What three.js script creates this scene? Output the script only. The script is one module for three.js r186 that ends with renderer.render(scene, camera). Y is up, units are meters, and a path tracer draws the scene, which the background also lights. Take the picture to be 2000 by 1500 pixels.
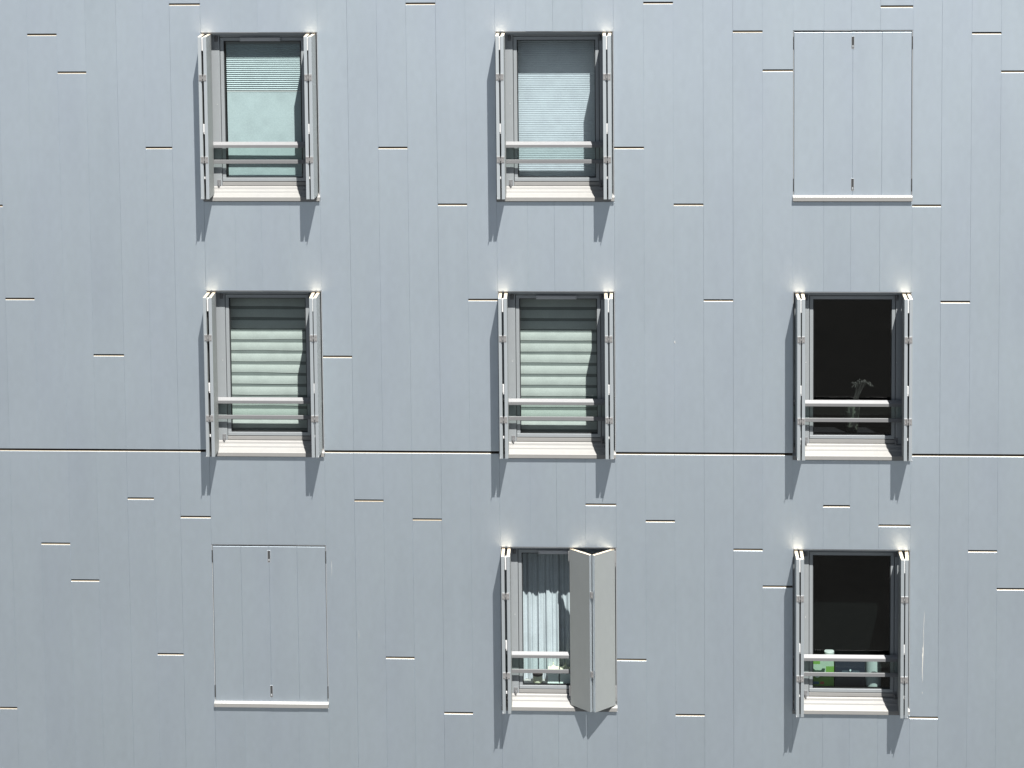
import * as THREE from 'three';
import { RoundedBoxGeometry } from 'three/addons/geometries/RoundedBoxGeometry.js';
import { mergeGeometries } from 'three/addons/utils/BufferGeometryUtils.js';

// ---------------------------------------------------------------- camera, sky, sun, exposure
const scene = new THREE.Scene();
const camera = new THREE.PerspectiveCamera(2 * Math.atan(750 / 4600) * 180 / Math.PI, 4 / 3, 0.5, 1500);
camera.position.set(1.1571, 5.3982, 25.1572);
camera.rotation.order = 'YXZ';
camera.rotation.set(-0.0880, 0.0529, -0.0088);
camera.setViewOffset(2000, 1500, -50, 750, 2000, 1500);      // a shifted lens, verticals kept upright
camera.updateProjectionMatrix();

const renderer = new THREE.WebGLRenderer({ antialias: true });
renderer.toneMapping = THREE.LinearToneMapping;
renderer.toneMappingExposure = 2.53;
renderer.shadowMap.enabled = true;

const SUN = new THREE.Vector3(0.42, 1.85, 1).normalize();
const SKY_K = 0.215;
{
  const W = 512, H = 256, d = new Float32Array(W * H * 4);
  for (let j = 0; j < H; j++) for (let i = 0; i < W; i++) {
    const ph = ((i + 0.5) / W - 0.5) * 2 * Math.PI, th = ((j + 0.5) / H - 0.5) * Math.PI;
    const y = Math.sin(th), x = Math.cos(th) * Math.cos(ph), z = Math.cos(th) * Math.sin(ph);
    const c = Math.max(-1, Math.min(1, x * SUN.x + y * SUN.y + z * SUN.z)), g = Math.acos(c);
    const t = Math.pow(1 - Math.max(0, y), 5.0);
    const au = 0.55 * Math.exp(-g / 0.22) + 0.16 * Math.exp(-g / 0.7);
    const o = (j * W + i) * 4, low = y < 0 ? 0.35 : 1;
    d[o] = SKY_K * low * (0.26 + 0.86 * t + au * 1.0);
    d[o + 1] = SKY_K * low * (0.36 + 0.82 * t + au * 0.96);
    d[o + 2] = SKY_K * low * (0.54 + 0.68 * t + au * 0.88);
    d[o + 3] = 1;
  }
  const sky = new THREE.DataTexture(d, W, H, THREE.RGBAFormat, THREE.FloatType);
  sky.mapping = THREE.EquirectangularReflectionMapping; sky.magFilter = THREE.LinearFilter; sky.minFilter = THREE.LinearFilter;
  sky.wrapS = THREE.RepeatWrapping; sky.needsUpdate = true;
  scene.background = sky; scene.environment = sky;
}
const sun = new THREE.DirectionalLight(new THREE.Color(1.0, 0.96, 0.90), 4.9);
sun.position.copy(SUN).multiplyScalar(60); sun.target.position.set(0, 0, 0);
sun.castShadow = true; sun.shadow.mapSize.set(4096, 4096);
Object.assign(sun.shadow.camera, { left: -12, right: 12, top: 12, bottom: -12, near: 1, far: 150 });
scene.add(sun, sun.target);

// ---------------------------------------------------------------- helpers
function rng(seed) { let a = seed >>> 0; return () => { a = (a + 0x6D2B79F5) >>> 0; let t = a; t = Math.imul(t ^ (t >>> 15), t | 1); t ^= t + Math.imul(t ^ (t >>> 7), t | 61); return ((t ^ (t >>> 14)) >>> 0) / 4294967296; }; }
const rand = rng(20417);
const jit = (a) => (rand() * 2 - 1) * a;
function lattice(seed, n) { const r = rng(seed), a = new Float32Array(n * n).map(() => r()); return a; }
function noise2(a, n, x, y, px = n, py = n) {                                  // smooth value noise, wraps at n
  const xi = Math.floor(x), yi = Math.floor(y), fx = x - xi, fy = y - yi, s = (t) => t * t * (3 - 2 * t), mx = (v) => ((v % px) + px) % px, my = (v) => ((v % py) + py) % py;
  const A = a[my(yi) * n + mx(xi)], B = a[my(yi) * n + mx(xi + 1)], C = a[my(yi + 1) * n + mx(xi)], D = a[my(yi + 1) * n + mx(xi + 1)];
  return (A + (B - A) * s(fx)) + ((C + (D - C) * s(fx)) - (A + (B - A) * s(fx))) * s(fy);
}
function texture(n, fn, srgb, rx = 1, ry = 1) {
  const d = new Uint8Array(n * n * 4);
  for (let j = 0; j < n; j++) for (let i = 0; i < n; i++) { const c = fn(i / n, j / n), o = (j * n + i) * 4; for (let k = 0; k < 3; k++) d[o + k] = Math.max(0, Math.min(255, Math.round(c[k] * 255))); d[o + 3] = 255; }
  const t = new THREE.DataTexture(d, n, n); t.wrapS = t.wrapT = THREE.RepeatWrapping; t.magFilter = THREE.LinearFilter; t.minFilter = THREE.LinearMipmapLinearFilter; t.generateMipmaps = true;
  if (srgb) t.colorSpace = THREE.SRGBColorSpace; t.repeat.set(rx, ry); t.needsUpdate = true; return t;
}
const L1 = lattice(3, 64), L2 = lattice(9, 64), L3 = lattice(27, 64);
// coated sheet: near white with faint vertical run marks, cloudy soiling and grain
const sheetMap = texture(512, (x, y) => {
  const st = noise2(L1, 64, x * 64, y * 2, 64, 2) - 0.5, cl = noise2(L2, 64, x * 8, y * 4, 8, 4) - 0.5, gr = noise2(L3, 64, x * 64, y * 64) - 0.5, g2 = noise2(L1, 64, x * 64 + 7.3, y * 32, 64, 32) - 0.5;
  const v = 0.958 + 0.002 * st + 0.009 * cl + 0.012 * gr + 0.008 * g2; return [v, v + 0.002 * cl, v - 0.006 * cl];
}, true, 0.4, 0.25);
const sheetRough = texture(256, (x, y) => { const v = 0.80 + 0.02 * (noise2(L2, 64, x * 16, y * 2, 16, 2) - 0.5) * 0.6 + 0.02 * (noise2(L3, 64, x * 4, y * 4, 4, 4) - 0.5); return [v, v, v]; }, false, 0.5, 0.3);
const clothMap = texture(256, (x, y) => { const v = 0.93 + 0.05 * (noise2(L1, 64, x * 64, y * 64) - 0.5) + 0.05 * (noise2(L2, 64, x * 6, y * 6, 6, 6) - 0.5); return [v, v, v]; }, true, 2, 2);

function std(r, g, b, o = {}) { const m = new THREE.MeshStandardMaterial(o); m.color.setRGB(r, g, b); return m; }
const M = {
  cladding: [0, 1, 2, 3, 4, 5].map((k) => std(0.695 * (1 + [0, 0.005, -0.005, 0.003, -0.015, 0.001][k]), 0.785 * (1 + [0, 0.004, -0.005, 0.003, -0.014, 0.001][k]), 0.872 * (1 + [0, 0.003, -0.004, 0.004, -0.014, 0.002][k]),
    { map: sheetMap, roughnessMap: sheetRough, roughness: 0.64, metalness: 1.0 })),
  shutter: std(0.272, 0.292, 0.295, { map: sheetMap, roughness: 0.6, metalness: 0.35 }),
  frame: std(0.36, 0.39, 0.415, { map: sheetMap, roughness: 0.5, metalness: 0.5 }),
  alu: std(0.66, 0.56, 0.43, { roughness: 0.54, metalness: 1.0 }),
  aluFront: std(0.60, 0.65, 0.685, { roughness: 0.58, metalness: 1.0 }),
  sill: std(0.29, 0.29, 0.287, { map: sheetMap, roughness: 0.6, metalness: 0.35 }),
  rail: std(0.20, 0.205, 0.215, { map: sheetMap, roughness: 0.55, metalness: 0.35 }),
  liner: std(0.36, 0.38, 0.40, { roughness: 0.5, metalness: 0.3 }),
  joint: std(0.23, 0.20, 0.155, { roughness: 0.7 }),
  hinge: std(0.34, 0.34, 0.345, { roughness: 0.45, metalness: 0.6 }),
  white: std(0.50, 0.51, 0.52, { roughness: 0.5 }),
  dark: std(0.03, 0.032, 0.035, { roughness: 0.7 }),
  blackBoard: new THREE.MeshPhysicalMaterial({ color: new THREE.Color().setRGB(0.006, 0.006, 0.007), roughness: 0.95, specularIntensity: 0.1 }),  // even near-black base colour for the inner boards of two windows
  gasket: std(0.018, 0.02, 0.022, { roughness: 0.6 }),
  membrane: std(0.075, 0.055, 0.043, { roughness: 0.95 }),
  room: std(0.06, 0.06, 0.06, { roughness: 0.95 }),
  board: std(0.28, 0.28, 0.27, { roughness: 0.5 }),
  glass: new THREE.MeshPhysicalMaterial({ color: new THREE.Color().setRGB(0.87, 0.935, 0.93), transmission: 1, thickness: 0, roughness: 0, ior: 1.5 }),
  infill: new THREE.MeshPhysicalMaterial({ color: new THREE.Color().setRGB(0.80, 0.87, 0.84), transmission: 1, thickness: 0, roughness: 0, ior: 1.5 }),
};
function flat(g) { const n = g.index ? g.toNonIndexed() : g; for (const k of Object.keys(n.attributes)) if (!['position', 'normal', 'uv'].includes(k)) n.deleteAttribute(k); return n; }
// a chamfered box given by its extents
function bx(x0, x1, y0, y1, z0, z1, r = 0.0015) {
  const w = x1 - x0, h = y1 - y0, d = z1 - z0;
  const g = flat(r > 0 ? new RoundedBoxGeometry(w, h, d, 1, Math.min(r, w / 2.2, h / 2.2, d / 2.2)) : new THREE.BoxGeometry(w, h, d));
  g.translate((x0 + x1) / 2, (y0 + y1) / 2, (z0 + z1) / 2); metreUV(g); return g;
}
function metreUV(g) {                                          // box projection in metres
  const p = g.attributes.position, n = g.attributes.normal, uv = new Float32Array(p.count * 2);
  for (let i = 0; i < p.count; i++) {
    const ax = Math.abs(n.getX(i)), ay = Math.abs(n.getY(i)), az = Math.abs(n.getZ(i));
    uv[2 * i] = ax > ay && ax > az ? p.getZ(i) : p.getX(i); uv[2 * i + 1] = ay > ax && ay > az ? p.getZ(i) : p.getY(i);
  }
  g.setAttribute('uv', new THREE.BufferAttribute(uv, 2)); return g;
}
function obj(name, geos, mat, parent) {
  const g = Array.isArray(geos) ? (geos.length > 1 ? mergeGeometries(geos.map(flat)) : geos[0]) : geos;
  const m = new THREE.Mesh(g, mat); m.name = name; m.castShadow = m.receiveShadow = true; parent.add(m); return m;
}
const taken = {};
function numbered(n) { taken[n] = (taken[n] ?? -1) + 1; return taken[n] ? `${n}_${String(taken[n]).padStart(3, '0')}` : n; }
function thing(name, label, category, [x, y, z], group) {
  const o = new THREE.Group(); o.name = numbered(name); o.position.set(x, y, z); o.userData = { label, category }; if (group) o.userData.group = group; scene.add(o); return o;
}
function sub(name, parent, x = 0, y = 0, z = 0, label) { const o = new THREE.Group(); o.name = name; o.position.set(x, y, z); if (label) o.userData.label = label; parent.add(o); return o; }
// a profile [z, y] swept along x from x0 to x1
function sweep(prof, x0, x1) {
  const pos = [], n = prof.length, push = (...v) => v.forEach((a) => pos.push(...a));
  for (let i = 0; i < n; i++) {
    const [za, ya] = prof[i], [zb, yb] = prof[(i + 1) % n];
    const a = [x0, ya, za], b = [x1, ya, za], c = [x1, yb, zb], d = [x0, yb, zb]; push(a, b, c, a, c, d);
  }
  const tri = THREE.ShapeUtils.triangulateShape(prof.map(([z, y]) => new THREE.Vector2(z, y)), []);
  for (const [i, j, k] of tri) for (const [x, o] of [[x0, [i, j, k]], [x1, [k, j, i]]]) o.forEach((q) => pos.push(x, prof[q][1], prof[q][0]));
  const g = new THREE.BufferGeometry(); g.setAttribute('position', new THREE.Float32BufferAttribute(pos, 3)); g.computeVertexNormals(); return metreUV(g);
}
function cyl(r0, r1, h, x, y, z, seg = 16, axis = 'y') { const g = flat(new THREE.CylinderGeometry(r0, r1, h, seg)); if (axis === 'z') g.rotateX(Math.PI / 2); if (axis === 'x') g.rotateZ(Math.PI / 2); g.translate(x, y, z); return g; }

// ---------------------------------------------------------------- ground
{
  const gm = texture(512, (x, y) => { const v = 0.30 + 0.06 * (noise2(L2, 64, x * 8, y * 8, 8, 8) - 0.5) + 0.05 * (noise2(L1, 64, x * 64, y * 64) - 0.5); return [v * 0.66, v * 0.67, v * 0.65]; }, true, 0.08, 0.08);
  const g = new THREE.PlaneGeometry(1200, 1200); g.rotateX(-Math.PI / 2); const uv = g.attributes.uv; for (let i = 0; i < uv.count; i++) uv.setXY(i, uv.getX(i) * 1200, uv.getY(i) * 1200);
  const m = obj('ground', g, std(1, 1, 1, { map: gm, roughness: 0.95 }), scene); m.position.set(0, -14, 0); m.userData.kind = 'structure';
}

// ---------------------------------------------------------------- the building
const building = thing('apartment_building', 'pale blue grey apartment facade of tall metal cladding panels with shuttered windows', 'building', [0, 0, 0]);
const COLX = [-3.836, -0.639, 2.556], ROWY = [2.837, 0, -2.845], OW = 1.275, OH = 1.850;

// vertical joints between the planks, left to right, in metres; six irregular modules repeat between the windows
const JX = [-5.738, -5.414, -5.098, -4.759, -4.465, -4.173, -3.836, -3.498, -3.210, -2.898, -2.561, -2.240, -1.918, -1.600, -1.278, -0.959, -0.639, -0.304, -0.015, 0.302, 0.636, 0.958, 1.276, 1.596, 1.914, 2.232, 2.556, 2.887, 3.176, 3.486, 3.831, 4.140, 4.454, 4.765];
JX.unshift(-7.02, -6.70, -6.38, -6.062); JX.push(5.082, 5.40, 5.72, 6.05, 6.37);
for (let k = 1; k <= 8; k++) { JX.unshift(-7.02 - 0.32 * k); JX.push(6.37 + 0.32 * k); }
const FIRST = -12;                                              // the index of the first plank in the list above
// the open horizontal slots: plank number and height
const SLOTS = [[5, 3.142], [0, 2.818], [1, 2.403], [4, 1.575], [-2, 0.937], [-1, -0.099], [2, -0.725], [13, 3.140], [12, 1.573], [14, 0.951], [15, -0.097], [10, -0.732], [21, 3.138], [20, 1.571], [22, 0.952], [23, -0.096], [24, 2.826], [25, 2.406], [29, 3.089], [32, 2.801], [33, 2.388], [30, 0.942], [31, -0.106],
  [3, -2.334], [5, -2.538], [0, -2.852], [1, -3.268], [4, -4.100], [-2, -4.738], [11, -2.339], [13, -2.547], [12, -4.113], [14, -4.735], [19, -2.366], [21, -2.545], [24, -2.858], [25, -3.268], [20, -4.108], [22, -4.727], [27, -2.364], [29, -2.576], [32, -2.853], [33, -3.273], [30, -4.725]];
const MAIN = -1.793, TOP = 7.4, BOTTOM = -13.98;
// one folded sheet: small arris all round, a sloping lip along the top edge where a slot lies above it
function plank(x0, x1, y0, y1, lip) {
  const deep = lip > 0.002 ? 0.015 : lip;
  const b = 0.0005, back = -0.034, w = (x1 - x0) / 2, h = (y1 - y0) / 2;
  const F = [[-w + b, -h + b, 0], [w - b, -h + b, 0], [w - b, h - lip, 0], [-w + b, h - lip, 0]];
  const S = [[-w, -h, -b], [w, -h, -b], [w, h, -deep], [-w, h, -deep]];
  const B = S.map(([x, y]) => [x, y, back]);
  const pos = [], uv = [], ou = (x0 + x1) / 2 + Math.floor(rand() * 3) * 0.01, ov = (y0 + y1) / 2;
  const quad = (a, q, c, d) => [a, q, c, a, c, d].forEach((v) => { pos.push(...v); uv.push(v[0] + ou, v[1] + v[2] + ov); });
  quad(...F); for (let i = 0; i < 4; i++) { const j = (i + 1) % 4; quad(S[i], S[j], F[j], F[i]); quad(B[i], B[j], S[j], S[i]); }
  const g = new THREE.BufferGeometry(); g.setAttribute('position', new THREE.Float32BufferAttribute(pos, 3)); g.setAttribute('uv', new THREE.Float32BufferAttribute(uv, 2)); g.computeVertexNormals();
  const m = obj('cladding_panel', g, M.cladding[Math.floor(rand() * 6)], building);
  m.position.set((x0 + x1) / 2, (y0 + y1) / 2, jit(0.00035)); m.rotation.set(jit(0.0003), jit(0.0006), 0); return m;
}
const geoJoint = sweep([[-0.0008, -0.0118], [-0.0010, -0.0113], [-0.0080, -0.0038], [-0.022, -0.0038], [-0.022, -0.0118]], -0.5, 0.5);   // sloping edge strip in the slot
for (let k = 0; k < JX.length - 1; k++) {
  const i = k + FIRST, col = i >= 6 && i < 10 ? 0 : i >= 16 && i < 20 ? 1 : i >= 26 && i < 30 ? 2 : -1;
  const gap = () => 0.0001 + 0.0012 * rand() * rand(), x0 = JX[k] + gap(), x1 = JX[k + 1] - gap();
  // heights where the plank ends: [upper edge, lower edge of what lies above]
  const cuts = SLOTS.filter((s) => s[0] === i).map((s) => ['slot', s[1]]);
  if (col < 0) cuts.push(['slot', MAIN]); else for (const y of ROWY) cuts.push(['window', y]);
  cuts.sort((a, b) => b[1] - a[1]);
  let top = TOP, lip = 0.0008;
  for (const [kind, y] of cuts) {
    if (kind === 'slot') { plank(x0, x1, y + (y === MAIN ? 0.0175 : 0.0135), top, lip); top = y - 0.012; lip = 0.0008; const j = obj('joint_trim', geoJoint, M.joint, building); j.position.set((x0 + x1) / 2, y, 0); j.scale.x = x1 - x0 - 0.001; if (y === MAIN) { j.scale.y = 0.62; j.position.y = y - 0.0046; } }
    else { plank(x0, x1, y + 0.002, top, lip); top = y - OH - 0.004; lip = 0.0008; }
  }
  plank(x0, x1, BOTTOM, top, lip);
}
// the wall behind the cladding, in two layers with the openings cut out
function holed(holes, z0, z1) {
  const s = new THREE.Shape([[-9.58, BOTTOM], [8.93, BOTTOM], [8.93, TOP], [-9.58, TOP]].map(([x, y]) => new THREE.Vector2(x, y)));
  for (const [a, b, c, d] of holes) s.holes.push(new THREE.Path([[a, c], [a, d], [b, d], [b, c]].map(([x, y]) => new THREE.Vector2(x, y))));
  const g = flat(new THREE.ExtrudeGeometry(s, { depth: z1 - z0, bevelEnabled: false })); g.translate(0, 0, z0); return g;
}
const OPEN = []; for (let r = 0; r < 3; r++) for (let c = 0; c < 3; c++) if (!(c === 2 && r === 0) && !(c === 0 && r === 2)) OPEN.push([c, r]);
obj('backing_wall', [
  holed(COLX.flatMap((x) => ROWY.map((y) => [x, x + OW, y - OH, y])), -0.17, -0.055),
  holed(OPEN.map(([c, r]) => [COLX[c] + 0.205, COLX[c] + 1.098, ROWY[r] - 1.625, ROWY[r] - 0.085]), -0.215, -0.172)], M.membrane, building);
// thin white scrapes in the coating
function scrape(points, z = 0.0032) {
  const pos = []; for (let i = 0; i < points.length - 1; i++) { const [xa, ya, wa] = points[i], [xb, yb, wb] = points[i + 1]; pos.push(xa - wa, ya, z, xb - wb, yb, z, xb + wb, yb, z, xa - wa, ya, z, xb + wb, yb, z, xa + wa, ya, z); }
  const g = new THREE.BufferGeometry(); g.setAttribute('position', new THREE.Float32BufferAttribute(pos, 3)); g.computeVertexNormals(); return metreUV(g);
}
{
  const paint = std(0.42, 0.42, 0.40, { roughness: 0.8 });
  obj('paint_scrape', scrape([[3.986, -3.525, 0.0005], [3.984, -3.62, 0.0022], [3.979, -3.70, 0.0012], [3.977, -3.76, 0.002], [3.980, -3.84, 0.0012], [3.976, -3.92, 0.0026], [3.973, -3.95, 0.007], [3.975, -3.98, 0.005], [3.970, -4.02, 0.008], [3.971, -4.06, 0.0045], [3.969, -4.13, 0.004], [3.967, -4.20, 0.003], [3.969, -4.27, 0.0022], [3.968, -4.33, 0.0004]]), paint, building);
  obj('paint_scrape', scrape([[3.967, -4.435, 0.003], [3.968, -4.45, 0.002]]), paint, building);
  obj('paint_scrape', scrape([[-2.503, -3.01, 0.0003], [-2.504, -3.07, 0.0014], [-2.501, -3.13, 0.001], [-2.507, -3.19, 0.0003]]), paint, building);
  obj('paint_scrape', scrape([[1.285, -0.535, 0.0005], [1.281, -0.555, 0.005], [1.285, -0.572, 0.001]]), paint, building);
  obj('paint_scrape', scrape([[-2.213, -3.80, 0.0004], [-2.212, -3.86, 0.0012], [-2.213, -3.90, 0.0004]]), paint, building);
}

// ---- window fittings; u runs right from the left edge of the opening, v up from its top
const SILL = [[-0.112, -1.699], [-0.090, -1.710], [-0.084, -1.731], [-0.046, -1.748], [-0.042, -1.762], [0.027, -1.797], [0.030, -1.800], [0.030, -1.841], [0.022, -1.841], [0.022, -1.812], [-0.112, -1.75]];
const geoSill = sweep(SILL, -0.001, OW + 0.001);
function sillOf(w) {
  obj('sill', geoSill, M.sill, w);
  obj('drip_edge', bx(0.004, OW - 0.004, -1.849, -1.838, -0.05, 0.012, 0.001), M.liner, w);
}
const ring = (u0, u1, v0, v1, t, z0, z1, r) => [bx(u0, u1, v1 - t, v1, z0, z1, r), bx(u0, u1, v0, v0 + t, z0, z1, r), bx(u0, u0 + t, v0 + t - 0.0005, v1 - t + 0.0005, z0 + 0.0006, z1 - 0.0006, r), bx(u1 - t, u1, v0 + t - 0.0005, v1 - t + 0.0005, z0 + 0.0006, z1 - 0.0006, r)];
const geoLiner = [bx(0.001, 0.008, -1.80, -0.008, -0.168, -0.003), bx(OW - 0.008, OW - 0.001, -1.80, -0.008, -0.168, -0.003), bx(0.001, OW - 0.001, -0.007, -0.001, -0.168, -0.003)];
const geoTrack = [sweep([[-0.036, -0.009], [-0.036, -0.034], [-0.048, -0.034], [-0.048, -0.020], [-0.066, -0.020], [-0.066, -0.034], [-0.108, -0.034], [-0.108, -0.009]], 0.009, OW - 0.009)];
const geoJambL = bx(0.009, 0.184, -1.698, -0.036, -0.168, -0.112), geoJambR = bx(1.119, OW - 0.009, -1.698, -0.036, -0.168, -0.112);
const geoHead = bx(0.186, 1.117, -0.063, -0.036, -0.168, -0.119);
const geoFrame = mergeGeometries(ring(0.190, 1.113, -1.647, -0.067, 0.037, -0.170, -0.117, 0.002));
const geoBead = mergeGeometries(ring(0.228, 1.075, -1.609, -0.105, 0.0075, -0.168, -0.126, 0.001));
const geoPane = flat(new THREE.PlaneGeometry(0.84, 1.50)); geoPane.translate(0.6515, -0.857, -0.140);
const geoUnder = bx(0.186, 1.117, -1.697, -1.655, -0.168, -0.119, 0.002);
const geoTopRail = sweep([[-0.076, -1.208], [-0.070, -1.205], [-0.038, -1.230], [-0.035, -1.236], [-0.035, -1.267], [-0.076, -1.267]], 0.010, OW - 0.010);
const geoLowRail = bx(0.010, OW - 0.010, -1.444, -1.401, -0.064, -0.047, 0.003);
const geoInfill = flat(new THREE.PlaneGeometry(OW - 0.03, 0.142)); geoInfill.translate(OW / 2, -1.334, -0.055);
const geoBracket = mergeGeometries([bx(-0.020, 0.020, -0.030, 0.030, 0, 0.006, 0.001), bx(-0.009, 0.013, -0.034, -0.006, 0.006, 0.030, 0.002), cyl(0.007, 0.007, 0.05, 0.002, -0.022, 0.026, 10)]);
const geoScrew = cyl(0.005, 0.005, 0.003, 0, 0, 0, 10, 'z');
function makeWindow(c, r, label, opt = {}) {
  const w = sub('window', building, COLX[c], ROWY[r], 0, label);
  obj('reveal_lining', geoLiner, M.liner, w); obj('shutter_track', geoTrack, M.frame, w);
  obj('jamb_panel', geoJambL, M.frame, w); obj('jamb_panel', geoJambR, M.frame, w); obj('head_panel', geoHead, M.frame, w);
  obj('frame', geoFrame, M.frame, w); obj('gasket', geoBead, M.gasket, w); obj('pane', geoPane, opt.glass ?? M.glass, w);
  obj('sub_sill', geoUnder, M.sill, w); sillOf(w);
  obj('handrail', geoTopRail, M.rail, w); obj('lower_rail', geoLowRail, M.rail, w); obj('glass_infill', geoInfill, M.infill, w);
  for (const s of [0, 1]) {
    const b = obj('pivot_bracket', geoBracket, M.rail, w); b.position.set(s ? OW - 0.150 : 0.150, -1.660, -0.1115); if (s) b.scale.x = -1;
    const t = obj('pivot_bracket', geoBracket, M.rail, w); t.position.set(s ? OW - 0.150 : 0.150, -0.085, -0.1115); t.scale.set(s ? -1 : 1, -1, 1);
    const k = obj('screw', geoScrew, M.white, w); k.position.set(s ? OW - 0.148 : 0.148, -0.80, -0.110);
  }
  if (opt.vent) {
    obj('trickle_vent', [sweep([[-0.117, -0.060], [-0.084, -0.064], [-0.078, -0.070], [-0.078, -0.104], [-0.117, -0.108]], 0.415, 0.855)], M.white, w);
    for (const u of [0.424, 0.846]) { const k = obj('screw', geoScrew, M.hinge, w); k.position.set(u, -0.088, -0.0775); }
  }
  // the room behind: five thick sides round the opening
  const u0 = -0.55, u1 = 1.65, v0 = -2.10, v1 = 0.40, zb = -3.6, zf = -0.218, t = 0.08;
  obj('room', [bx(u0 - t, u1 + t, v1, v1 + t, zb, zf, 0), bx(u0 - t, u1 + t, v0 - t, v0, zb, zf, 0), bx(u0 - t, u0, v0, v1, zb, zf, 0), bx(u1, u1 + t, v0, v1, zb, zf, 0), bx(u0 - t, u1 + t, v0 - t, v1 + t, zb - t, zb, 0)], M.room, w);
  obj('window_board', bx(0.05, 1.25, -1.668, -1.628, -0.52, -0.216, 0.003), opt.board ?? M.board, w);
  return w;
}

// ---- folding shutters. A leaf stands from z = back to z = back + LEN, hinge line at u
const LEN = 0.308, LH = 1.760, LT = 0.033, LV = -0.019;
const geoLeaf = bx(-LT / 2, LT / 2, -LH, 0, 0, LEN, 0.0022);
const geoCap = bx(-LT / 2 - 0.0006, LT / 2 + 0.0006, -0.003, 0.0012, 0.002, LEN - 0.0005, 0.0008), geoTrim = bx(-LT / 2 - 0.0006, LT / 2 + 0.0006, -LH + 0.001, -0.0005, LEN - 0.003, LEN + 0.0012, 0.0008);
function trims(parent, p) { for (const [n, geo, m] of [['edge_cap', geoCap, M.alu], ['edge_trim', geoTrim, M.aluFront]]) { const e = obj(n, geo, m, parent); e.position.copy(p.position); e.rotation.copy(p.rotation); } }
const geoHinge = mergeGeometries([bx(-0.040, -0.010, -0.036, 0.036, 0, 0.004, 0.001), bx(0.010, 0.040, -0.036, 0.036, 0, 0.004, 0.001), bx(-0.012, 0.012, -0.012, 0.012, 0, 0.003, 0.001),
  cyl(0.0065, 0.0065, 0.070, -0.010, 0, 0.006, 10), cyl(0.0065, 0.0065, 0.070, 0.010, 0, 0.006, 10),
  ...[-1, 1].flatMap((s) => [-1, 1].map((q) => cyl(0.006, 0.006, 0.004, s * 0.027, q * 0.021, 0.005, 10, 'z')))]);
const geoStop = mergeGeometries([bx(-0.009, 0.009, -0.070, 0.070, -0.05, 0, 0.002)]), geoCatch = mergeGeometries([bx(-0.009, 0.009, -0.045, 0.045, -0.04, 0.004, 0.002), bx(-0.004, 0.012, -0.062, -0.04, -0.04, 0.002, 0.002)]), geoPin = bx(-0.010, 0.010, -0.012, 0.012, -0.05, 0, 0.002);
const geoTab = bx(-0.003, 0.003, 0, 0.012, 0, 0.024, 0.0008);
function leaf(parent, ub, uf, back = -0.030) {                  // folded leaf from (ub, back) out to uf
  const p = obj('shutter_leaf', geoLeaf, M.shutter, parent); p.position.set(ub, LV, back); p.rotation.y = Math.atan2(uf - ub, LEN);
  trims(parent, p); return p;
}
function foldedPair(c, r, [ob, of], [ib, iff], side) {          // outer leaf at the jamb, inner leaf next to the glass
  const g = sub('folding_shutter', building, COLX[c], ROWY[r], 0);
  leaf(g, ob, of); leaf(g, ib, iff);
  const um = (of + iff) / 2, zf = -0.030 + LEN;
  for (const v of [-0.460, -1.350]) { const h = obj('hinge', geoHinge, M.hinge, g); h.position.set(um, v, zf + 0.0005); }
  const s1 = obj('stop', geoStop, M.white, g); s1.position.set(um, -0.100, zf - 0.010);
  const s2 = obj('catch', geoCatch, M.white, g); s2.position.set(um, -1.010, zf - 0.012); if (side > 0) s2.scale.x = -1;
  const s3 = obj('spacer', geoPin, M.white, g); s3.position.set(um, -1.550, zf - 0.02);
  const tb = obj('bottom_tab', geoTab, M.hinge, g); tb.position.set(of + side * 0.0135, LV - LH + 0.002, zf);
  return g;
}
// a shut leaf lies flush with the cladding
function shutLeaves(c, r) {
  const x = COLX[c], y = ROWY[r], e = [0.013, 0.325, 0.6375, 0.949, 1.262], zf = -0.004;
  for (const s of [0, 1]) {
    const g = sub('folding_shutter', building, x, y, 0);
    for (const k of [0, 1]) {
      const i = s * 2 + k, cut = 0.0005, gx0 = e[i] + cut, gx1 = e[i + 1] - cut;
      const p = obj('shutter_leaf', bx(gx0, gx1, LV - LH - 0.001, LV - 0.002, zf - LT, zf, 0.0022), M.cladding[(i * 2 + c + 1) % 6], g); p.position.z = jit(0.0005); p.userData.label = 'shut leaf lying flush with the cladding';
    }
    // pull grips at the meeting edge, pivots in the side gap
    for (const [v, k] of [[-0.132, 0], [-1.666, 1]]) {
      if (!s) obj('grip', [...ring(0.6215, 0.6535, v - 0.068, v + 0.068, 0.0035, zf - 0.004, zf + 0.003, 0.001), bx(0.631, 0.644, v - 0.055, v - 0.030, zf + 0.001, zf + 0.006, 0.002)], M.liner, g);
      if (!s) obj('grip_recess', bx(0.6248, 0.6502, v - 0.0645, v + 0.0645, zf - 0.002, zf + 0.0015, 0), M.dark, g);
      const u = s ? 1.2675 : 0.0075; obj('pivot', [bx(u - 0.0055, u + 0.0055, v - 0.075, v + 0.065, -0.03, -0.0025, 0.001), cyl(0.0055, 0.0055, 0.05, u, v - 0.03, -0.004, 8)], M.dark, g);
    }
  }
  const w = sub('window', building, x, y, 0, 'window wholly closed by flush shutters');
  obj('reveal_lining', geoLiner, M.liner, w); sillOf(w);
}

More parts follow.
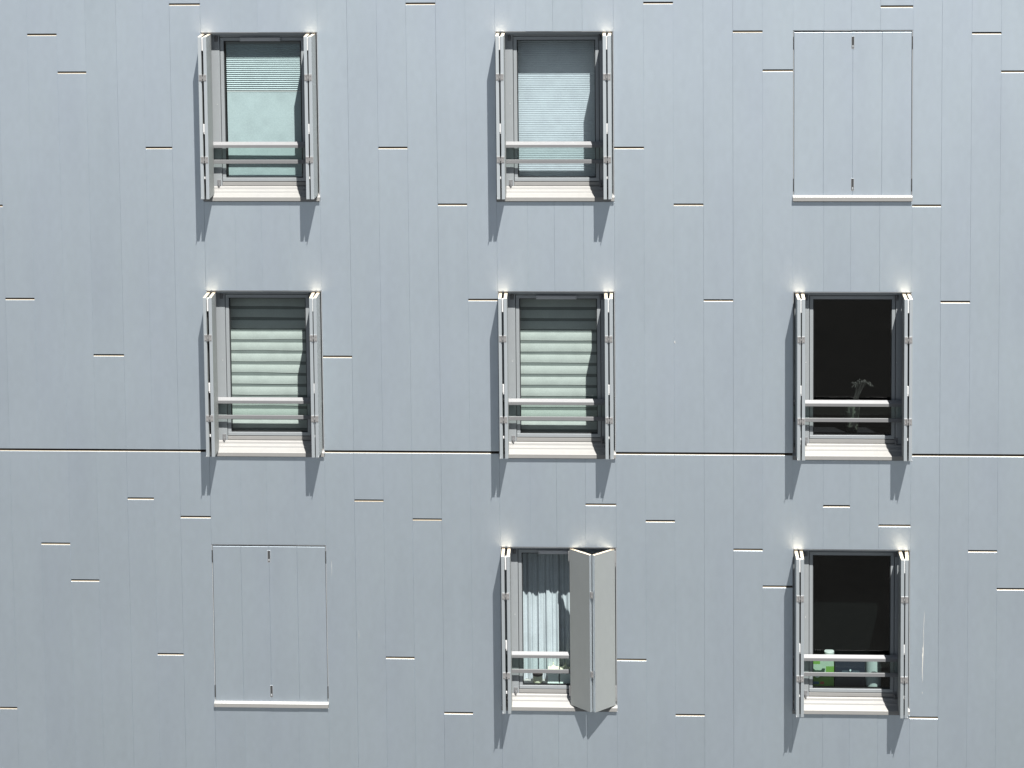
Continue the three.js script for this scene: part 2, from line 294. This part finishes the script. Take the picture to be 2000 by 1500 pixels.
const clear = M.glass;
const hazy = new THREE.MeshPhysicalMaterial({ color: new THREE.Color().setRGB(0.86, 0.92, 0.94), transmission: 1, thickness: 0, roughness: 0.29, ior: 1.5 });
makeWindow(0, 0, 'window with a pale pleated blind drawn down and a vent bar', { vent: true });
makeWindow(1, 0, 'window with a finely lined pale blind drawn down', { glass: hazy });
makeWindow(0, 1, 'window with a wavy banded blind'); makeWindow(1, 1, 'window with an even banded blind and a vent bar', { vent: true });
makeWindow(2, 1, 'window with clear black glass', { board: M.blackBoard }); makeWindow(1, 2, 'window with a white sheer curtain', { vent: true }); makeWindow(2, 2, 'window with a dark blind and boxes on the inner sill', { board: M.blackBoard });
shutLeaves(2, 0); shutLeaves(0, 2);
foldedPair(0, 0, [0.024, 0.041], [0.094, 0.098], -1); foldedPair(0, 0, [1.237, 1.233], [1.170, 1.184], 1);
foldedPair(1, 0, [0.030, 0.042], [0.090, 0.094], -1); foldedPair(1, 0, [1.238, 1.235], [1.176, 1.184], 1);
foldedPair(0, 1, [0.028, 0.037], [0.087, 0.098], -1); foldedPair(0, 1, [1.237, 1.238], [1.182, 1.194], 1);
foldedPair(1, 1, [0.030, 0.043], [0.090, 0.101], -1); foldedPair(1, 1, [1.237, 1.238], [1.176, 1.187], 1);
foldedPair(2, 1, [0.045, 0.050], [0.106, 0.100], -1); foldedPair(2, 1, [1.242, 1.241], [1.194, 1.188], 1);
foldedPair(2, 2, [0.036, 0.041], [0.092, 0.091], -1); foldedPair(2, 2, [1.238, 1.211], [1.165, 1.164], 1);
foldedPair(1, 2, [0.035, 0.045], [0.097, 0.105], -1);
{
  // the half open pair stands out in a V
  const g = sub('folding_shutter', building, COLX[1], ROWY[2], 0, 'half open shutter folded out in a V');
  const tip = 0.200;
  const a = obj('shutter_leaf', geoLeaf, M.shutter, g); a.position.set(0.770, LV, -0.012); a.rotation.y = Math.atan2(0.985 - 0.770, tip);
  const b = obj('shutter_leaf', geoLeaf, M.shutter, g); b.position.set(1.247, LV, -0.012); b.rotation.y = Math.atan2(1.046 - 1.247, tip);
  for (const p of [a, b]) trims(g, p);
  for (const v of [-0.460, -1.350]) { const h = obj('hinge', geoHinge, M.hinge, g); h.position.set(1.004, v, 0.212); h.rotation.y = -0.75; h.scale.x = 0.6; }
  for (const v of [-0.10, -1.62]) { obj('pivot', [bx(1.255, 1.266, v - 0.075, v + 0.06, -0.03, 0.0, 0.001), cyl(0.006, 0.006, 0.05, 1.261, v - 0.09, -0.012, 8)], M.hinge, g); obj('pivot', [bx(0.748, 0.757, v - 0.06, v + 0.05, -0.03, -0.006, 0.001)], M.hinge, g); }
}

// ---------------------------------------------------------------- blinds and curtain
const fab = (r, g, b, tr = 0, o = {}) => { const m = new THREE.MeshPhysicalMaterial({ roughness: 0.95, map: clothMap, transmission: tr, thickness: 0, side: THREE.DoubleSide, ...o }); m.color.setRGB(r, g, b); return m; };
function ribbonSheet(nx, ny, fn) {                              // a sheet from a function (s, t) -> [x, y, z]
  const g = new THREE.PlaneGeometry(1, 1, nx, ny), p = g.attributes.position, uv = g.attributes.uv;
  for (let i = 0; i < p.count; i++) { const q = fn(uv.getX(i), uv.getY(i)); p.setXYZ(i, q[0], q[1], q[2]); uv.setXY(i, q[0], q[1]); }
  g.computeVertexNormals(); return flat(g);
}
function zigzag(u0, u1, vTop, n, pitch, depth, z) {             // sharp pleats
  const pos = []; let y = vTop;
  for (let i = 0; i < n; i++) {
    const ym = y - pitch * 0.68, y2 = y - pitch;
    for (const [ya, za, yb, zb] of [[y, z, ym, z + depth], [ym, z + depth, y2, z]]) pos.push(u0, ya, za, u0, yb, zb, u1, yb, zb, u0, ya, za, u1, yb, zb, u1, ya, za);
    y = y2;
  }
  const g = new THREE.BufferGeometry(); g.setAttribute('position', new THREE.Float32BufferAttribute(pos, 3)); g.computeVertexNormals(); return metreUV(g);
}
{ // top left window
  const b = thing('pleated_blind', 'pale aqua blind, pleated above and smooth below, in the top left window', 'window blind', [COLX[0], ROWY[0], 0]);
  const cloth = fab(0.395, 0.455, 0.48);
  obj('head_rail', bx(0.245, 1.060, -0.142, -0.110, -0.185, -0.150, 0.003), M.rail, b);
  obj('pleated_fabric', zigzag(0.248, 1.058, -0.144, 23, 0.0222, 0.0115, -0.167), cloth, b);
  obj('middle_rail', bx(0.247, 1.059, -0.668, -0.657, -0.170, -0.1605, 0.002), M.white, b);
  obj('screen_fabric', ribbonSheet(12, 40, (s, t) => [0.249 + 0.808 * s, -1.596 + 0.930 * t, -0.163 + 0.0012 * Math.sin(t * 9 + s * 3)]), cloth, b);
  obj('bottom_rail', bx(0.247, 1.059, -1.612, -1.594, -0.175, -0.151, 0.003), M.white, b);
}
{ // top middle window
  const b = thing('pleated_blind', 'pale blue finely lined blind blurred by the glass of the top middle window', 'window blind', [COLX[1], ROWY[0], 0]);
  obj('head_rail', bx(0.225, 1.075, -0.120, -0.075, -0.285, -0.245, 0.003), M.rail, b);
  obj('pleated_fabric', zigzag(0.232, 1.072, -0.120, 74, 0.0202, 0.0032, -0.266), fab(0.46, 0.50, 0.53), b);
  obj('bottom_rail', bx(0.230, 1.074, -1.634, -1.614, -0.275, -0.252, 0.003), M.white, b);
}
function banded(c, r, label, wave, seed) {
  const b = thing('banded_blind', label, 'window blind', [COLX[c], ROWY[r], 0]), q = rng(seed);
  const opaque = fab(0.445, 0.465, 0.45, 0), sheer = fab(0.17, 0.19, 0.186, 0.05);
  obj('head_rail', bx(0.21, 1.095, -0.135, -0.085, -0.30, -0.245, 0.004), M.rail, b);
  const pitch = 0.1245, z = -0.264; let v = -0.140;
  for (let i = 0; i < 12; i++) {
    const lo = Math.max(-1.622, v - 0.086), a1 = q() * 6, a2 = q() * 6, amp = wave * (0.5 + q());
    const sag = (s) => amp * (0.6 * Math.sin(3.1 * s + a1) + 0.4 * Math.sin(6.3 * s + a2));
    obj('fabric_band', ribbonSheet(28, 4, (s, t) => [0.212 + 0.881 * s, lo + (v - lo) * t - (1 - t) * (0.004 + sag(s)), z + 0.0035 * Math.sin(Math.PI * t) + 0.3 * sag(s)]), opaque, b);
    const top = lo, low = Math.max(-1.624, v - pitch - 0.004);
    if (top - low > 0.004) obj('sheer_band', ribbonSheet(4, 1, (s, t) => [0.214 + 0.877 * s, low + (top + 0.010 - low) * t, z - 0.004]), sheer, b);
    v -= pitch;
    if (v < -1.60) break;
  }
  obj('bottom_bar', bx(0.212, 1.093, -1.640, -1.622, -0.278, -0.250, 0.004), M.rail, b);
}
banded(0, 1, 'cream banded blind with wavy band edges in the middle left window', 0.0045, 71);
banded(1, 1, 'cream banded blind with straight band edges in the centre window', 0.0016, 133);
{ // bottom right window: dark roller blind
  const b = thing('roller_blind', 'charcoal roller blind let down above boxes in the bottom right window', 'window blind', [COLX[2], ROWY[2], 0]);
  obj('roller_tube', cyl(0.022, 0.022, 0.88, 0.652, -0.075, -0.40, 16, 'x'), M.rail, b);
  obj('fabric', ribbonSheet(10, 30, (s, t) => [0.215 + 0.875 * s, -1.40 + 1.32 * t, -0.395 + 0.002 * Math.sin(t * 5 + s * 2)]), fab(0.0022, 0.0030, 0.0030, 0, { specularIntensity: 0.08 }), b);
  obj('bottom_bar', bx(0.215, 1.09, -1.415, -1.395, -0.402, -0.388, 0.003), M.dark, b);
}
{ // bottom middle window: gathered sheer curtain
  const b = thing('sheer_curtain', 'white sheer gathered curtain hanging in the bottom middle window', 'curtain', [COLX[1], ROWY[2], 0]);
  const q = rng(515), ph = [q() * 6, q() * 6, q() * 6, q() * 6];
  obj('cloth', ribbonSheet(220, 40, (s, t) => {
    const f = s * 1 + 0.03 * Math.sin(7 * s + ph[3]);
    const a = 0.012 * Math.sin(f * 52 + ph[0]) + 0.010 * Math.sin(f * 97 + ph[1] + 0.9 * t) + 0.006 * Math.sin(f * 171 + ph[3] - 0.5 * t) + 0.014 * Math.sin(f * 17 + ph[2]), e = 0.55 + 0.45 * (1 - t);
    return [0.16 + 0.96 * s + 0.010 * Math.sin(f * 61 + ph[2]) * e, -1.625 + 1.60 * t, -0.345 + a * e];
  }), fab(0.63, 0.66, 0.72, 0.20), b);
  obj('curtain_rod', cyl(0.009, 0.009, 1.2, 0.64, -0.02, -0.345, 12, 'x'), M.rail, b);
}

// ---------------------------------------------------------------- things on the inner sills
function onBoard(c, r, u, z) { return [COLX[c] + u, ROWY[r] - 1.628, z]; }
{
  const j = thing('candle_jar', 'cream jar with a dark brown lid behind the lower rail in the bottom middle window', 'jar', onBoard(1, 2, 0.385, -0.268));
  const lathe = (pts, seg = 28) => flat(new THREE.LatheGeometry(pts.map(([x, y]) => new THREE.Vector2(x, y)), seg));
  obj('body', lathe([[0, 0], [0.048, 0], [0.054, 0.006], [0.055, 0.075], [0.050, 0.082]]), std(0.66, 0.66, 0.52, { roughness: 0.5 }), j);
  obj('lid', lathe([[0.052, 0.080], [0.058, 0.082], [0.058, 0.100], [0.053, 0.106], [0.020, 0.106], [0.018, 0.112], [0, 0.112]]), std(0.07, 0.05, 0.045, { roughness: 0.6 }), j);
  const houses = [['white house shaped lantern with tall finial, nearer the jar', 0.560], ['white house shaped lantern half hidden beside the open shutter', 0.695]];
  for (const [label, u] of houses) {
    const l = thing('table_lantern', label, 'lantern', onBoard(1, 2, u, -0.262));
    obj('body', [bx(-0.060, 0.060, 0.006, 0.158, -0.045, 0.045, 0.003), bx(-0.066, 0.066, 0, 0.010, -0.05, 0.05, 0.003)], std(0.70, 0.76, 0.75, { roughness: 0.5 }), l);
    const rf = flat(new THREE.LatheGeometry([[0.088, 0], [0.083, 0.006], [0.050, 0.014], [0.024, 0.030], [0.008, 0.046], [0.006, 0.060], [0.010, 0.066], [0.006, 0.074], [0, 0.078]].map(([x, y]) => new THREE.Vector2(x, y)), 4)); rf.rotateY(Math.PI / 4); rf.translate(0, 0.156, 0); rf.computeVertexNormals();
    obj('roof', rf, std(0.72, 0.68, 0.52, { roughness: 0.6 }), l);
  }
}
{
  const t = thing('green_box', 'lime green printed cardboard box on the sill of the bottom right window', 'box', onBoard(2, 2, 0.335, -0.285));
  const cv = document.createElement('canvas'); cv.width = 256; cv.height = 384; const x = cv.getContext('2d');
  x.fillStyle = '#5f8a3c'; x.fillRect(0, 0, 256, 384); x.fillStyle = '#93a896'; x.fillRect(0, 60, 172, 130); x.fillStyle = '#90a493'; x.fillRect(110, 0, 146, 90);
  x.fillStyle = '#20382c'; x.beginPath(); x.moveTo(8, 150); x.lineTo(30, 118); x.lineTo(60, 150); x.lineTo(120, 150); x.lineTo(135, 120); x.lineTo(165, 125); x.lineTo(150, 215); x.lineTo(20, 215); x.fill();
  x.fillStyle = '#cfe3d6'; x.beginPath(); x.ellipse(80, 238, 26, 22, 0, 0, 7); x.fill(); x.fillStyle = '#1f3a2c'; x.beginPath(); x.ellipse(20, 235, 18, 26, 0, 0, 7); x.ellipse(128, 230, 18, 20, 0, 0, 7); x.fill();
  x.fillStyle = '#2a5a78'; x.fillRect(36, 318, 62, 40); x.fillStyle = '#9a4a3a'; x.fillRect(112, 318, 40, 40);
  const tx = new THREE.CanvasTexture(cv); tx.colorSpace = THREE.SRGBColorSpace;
  obj('carton', bx(-0.135, 0.135, 0, 0.300, -0.05, 0.05, 0.003), std(0.10, 0.19, 0.05, { roughness: 0.45 }), t);
  const f = flat(new THREE.PlaneGeometry(0.264, 0.294)); f.translate(0, 0.150, 0.0512); obj('printed_front', f, new THREE.MeshStandardMaterial({ map: tx, roughness: 0.45 }), t);
}
{
  const t = thing('dark_box', 'navy cardboard box with pale lettering between the green box and white roll', 'box', onBoard(2, 2, 0.645, -0.285));
  obj('carton', bx(-0.165, 0.165, 0, 0.315, -0.05, 0.05, 0.003), std(0.016, 0.02, 0.035, { roughness: 0.4 }), t);
  const cv = document.createElement('canvas'); cv.width = 256; cv.height = 256; const x = cv.getContext('2d');
  x.fillStyle = '#1c2230'; x.fillRect(0, 0, 256, 256); x.fillStyle = '#5d6f78';
  // lettering too blurred in the photograph to read: short soft strokes of the same height
  for (const [a, w] of [[60, 12], [76, 8], [88, 13], [106, 7], [150, 12], [166, 9], [180, 13], [198, 10]]) { x.globalAlpha = 0.75; x.fillRect(a, 108, w, 20); x.globalAlpha = 1; x.fillStyle = '#1c2230'; x.fillRect(a + 3, 114, w - 6, 5); x.fillStyle = '#5d6f78'; }
  x.fillStyle = '#b8c8cc'; x.beginPath(); x.ellipse(131, 106, 8, 11, 0, 0, 7); x.fill();
  const tx = new THREE.CanvasTexture(cv); tx.colorSpace = THREE.SRGBColorSpace;
  const f = flat(new THREE.PlaneGeometry(0.324, 0.309)); f.translate(0, 0.1575, 0.0512); obj('printed_front', f, new THREE.MeshStandardMaterial({ map: tx, roughness: 0.4 }), t);
  const w = thing('white_roll', 'upright white paper roll at the right end of the bottom right sill', 'paper roll', onBoard(2, 2, 0.905, -0.29));
  const sh = new THREE.Shape(); sh.absarc(0, 0, 0.085, 0, Math.PI * 2); const hole = new THREE.Path(); hole.absarc(0, 0, 0.022, 0, Math.PI * 2, true); sh.holes.push(hole);
  const eg = flat(new THREE.ExtrudeGeometry(sh, { depth: 0.30, bevelEnabled: true, bevelSize: 0.003, bevelThickness: 0.003, bevelSegments: 1, curveSegments: 20 })); eg.rotateX(-Math.PI / 2); eg.translate(0, 0.003, 0);
  obj('paper', eg, std(0.34, 0.39, 0.39, { roughness: 0.8 }), w);
  obj('core', cyl(0.021, 0.021, 0.30, 0, 0.15, 0, 12), std(0.3, 0.22, 0.14, { roughness: 0.9 }), w);
}
{
  const k = thing('white_jar', 'white rounded jar rising just above the handrail behind the green box', 'jar', onBoard(2, 2, 0.425, -0.362));
  const lathe = (pts) => flat(new THREE.LatheGeometry(pts.map(([x, y]) => new THREE.Vector2(x, y)), 24));
  obj('body', lathe([[0, 0], [0.055, 0], [0.062, 0.01], [0.064, 0.27], [0.060, 0.30], [0.050, 0.318]]), std(0.27, 0.31, 0.30, { roughness: 0.6 }), k);
  obj('lid', lathe([[0.054, 0.315], [0.056, 0.35], [0.050, 0.358], [0, 0.36]]), std(0.29, 0.33, 0.32, { roughness: 0.6 }), k);
}
{ // middle right window: openwork vase with a fan of dried sprigs
  const v = thing('tall_vase', 'tall patterned vase holding a fan of dry sprigs behind the black middle right window', 'vase', onBoard(2, 1, 0.665, -0.33));
  const cvn = 256, blot = texture(cvn, (x, y) => { const n = noise2(L1, 64, x * 8, y * 12) + 0.5 * noise2(L2, 64, x * 16, y * 24); const k = Math.abs(n - 0.74) < 0.11 ? 1 : 0.12; return [0.55 * k, 0.58 * k, 0.54 * k]; }, true, 1, 1);
  const body = flat(new THREE.LatheGeometry([[0, 0], [0.055, 0], [0.066, 0.03], [0.072, 0.10], [0.080, 0.20], [0.088, 0.30], [0.094, 0.34], [0.088, 0.345]].map(([x, y]) => new THREE.Vector2(x, y)), 32));
  obj('body', body, new THREE.MeshStandardMaterial({ map: blot, roughness: 0.6, color: new THREE.Color().setRGB(0.2, 0.2, 0.19) }), v);
  const q = rng(88), twig = [];
  for (let i = 0; i < 22; i++) {
    const a = (i / 21 - 0.5) * 3.0 + 0.2 * (q() - 0.5), lean = q() * 0.08 - 0.04, r = 0.07 + 0.06 * q(), pts = [new THREE.Vector3(0.02 + 0.02 * a, 0.30, 0), new THREE.Vector3(0.07 + 0.022 * a, 0.45, lean * 0.6), new THREE.Vector3(0.11 + Math.sin(a) * r * 0.6, 0.54 + 0.045 * Math.cos(a), lean), new THREE.Vector3(0.12 + Math.sin(a) * r, 0.52 + 0.05 * Math.cos(a) - 0.02 * Math.abs(a), lean * 1.6)];
    twig.push(flat(new THREE.TubeGeometry(new THREE.CatmullRomCurve3(pts), 10, 0.0011, 4)));
    for (let k = 0; k < 3; k++) { const e = pts[2].clone().lerp(pts[3], 0.4 + 0.6 * q()), l = flat(new THREE.SphereGeometry(0.006, 6, 4)); l.scale(0.7, 1.8, 0.5); l.translate(e.x + 0.012 * (q() - 0.5), e.y + 0.012 * (q() - 0.5), e.z); twig.push(l); }
  }
  const sp = obj('dry_sprigs', twig, std(0.03, 0.03, 0.028, { roughness: 0.9 }), v); sp.userData.kind = 'stuff';
}
renderer.render(scene, camera);
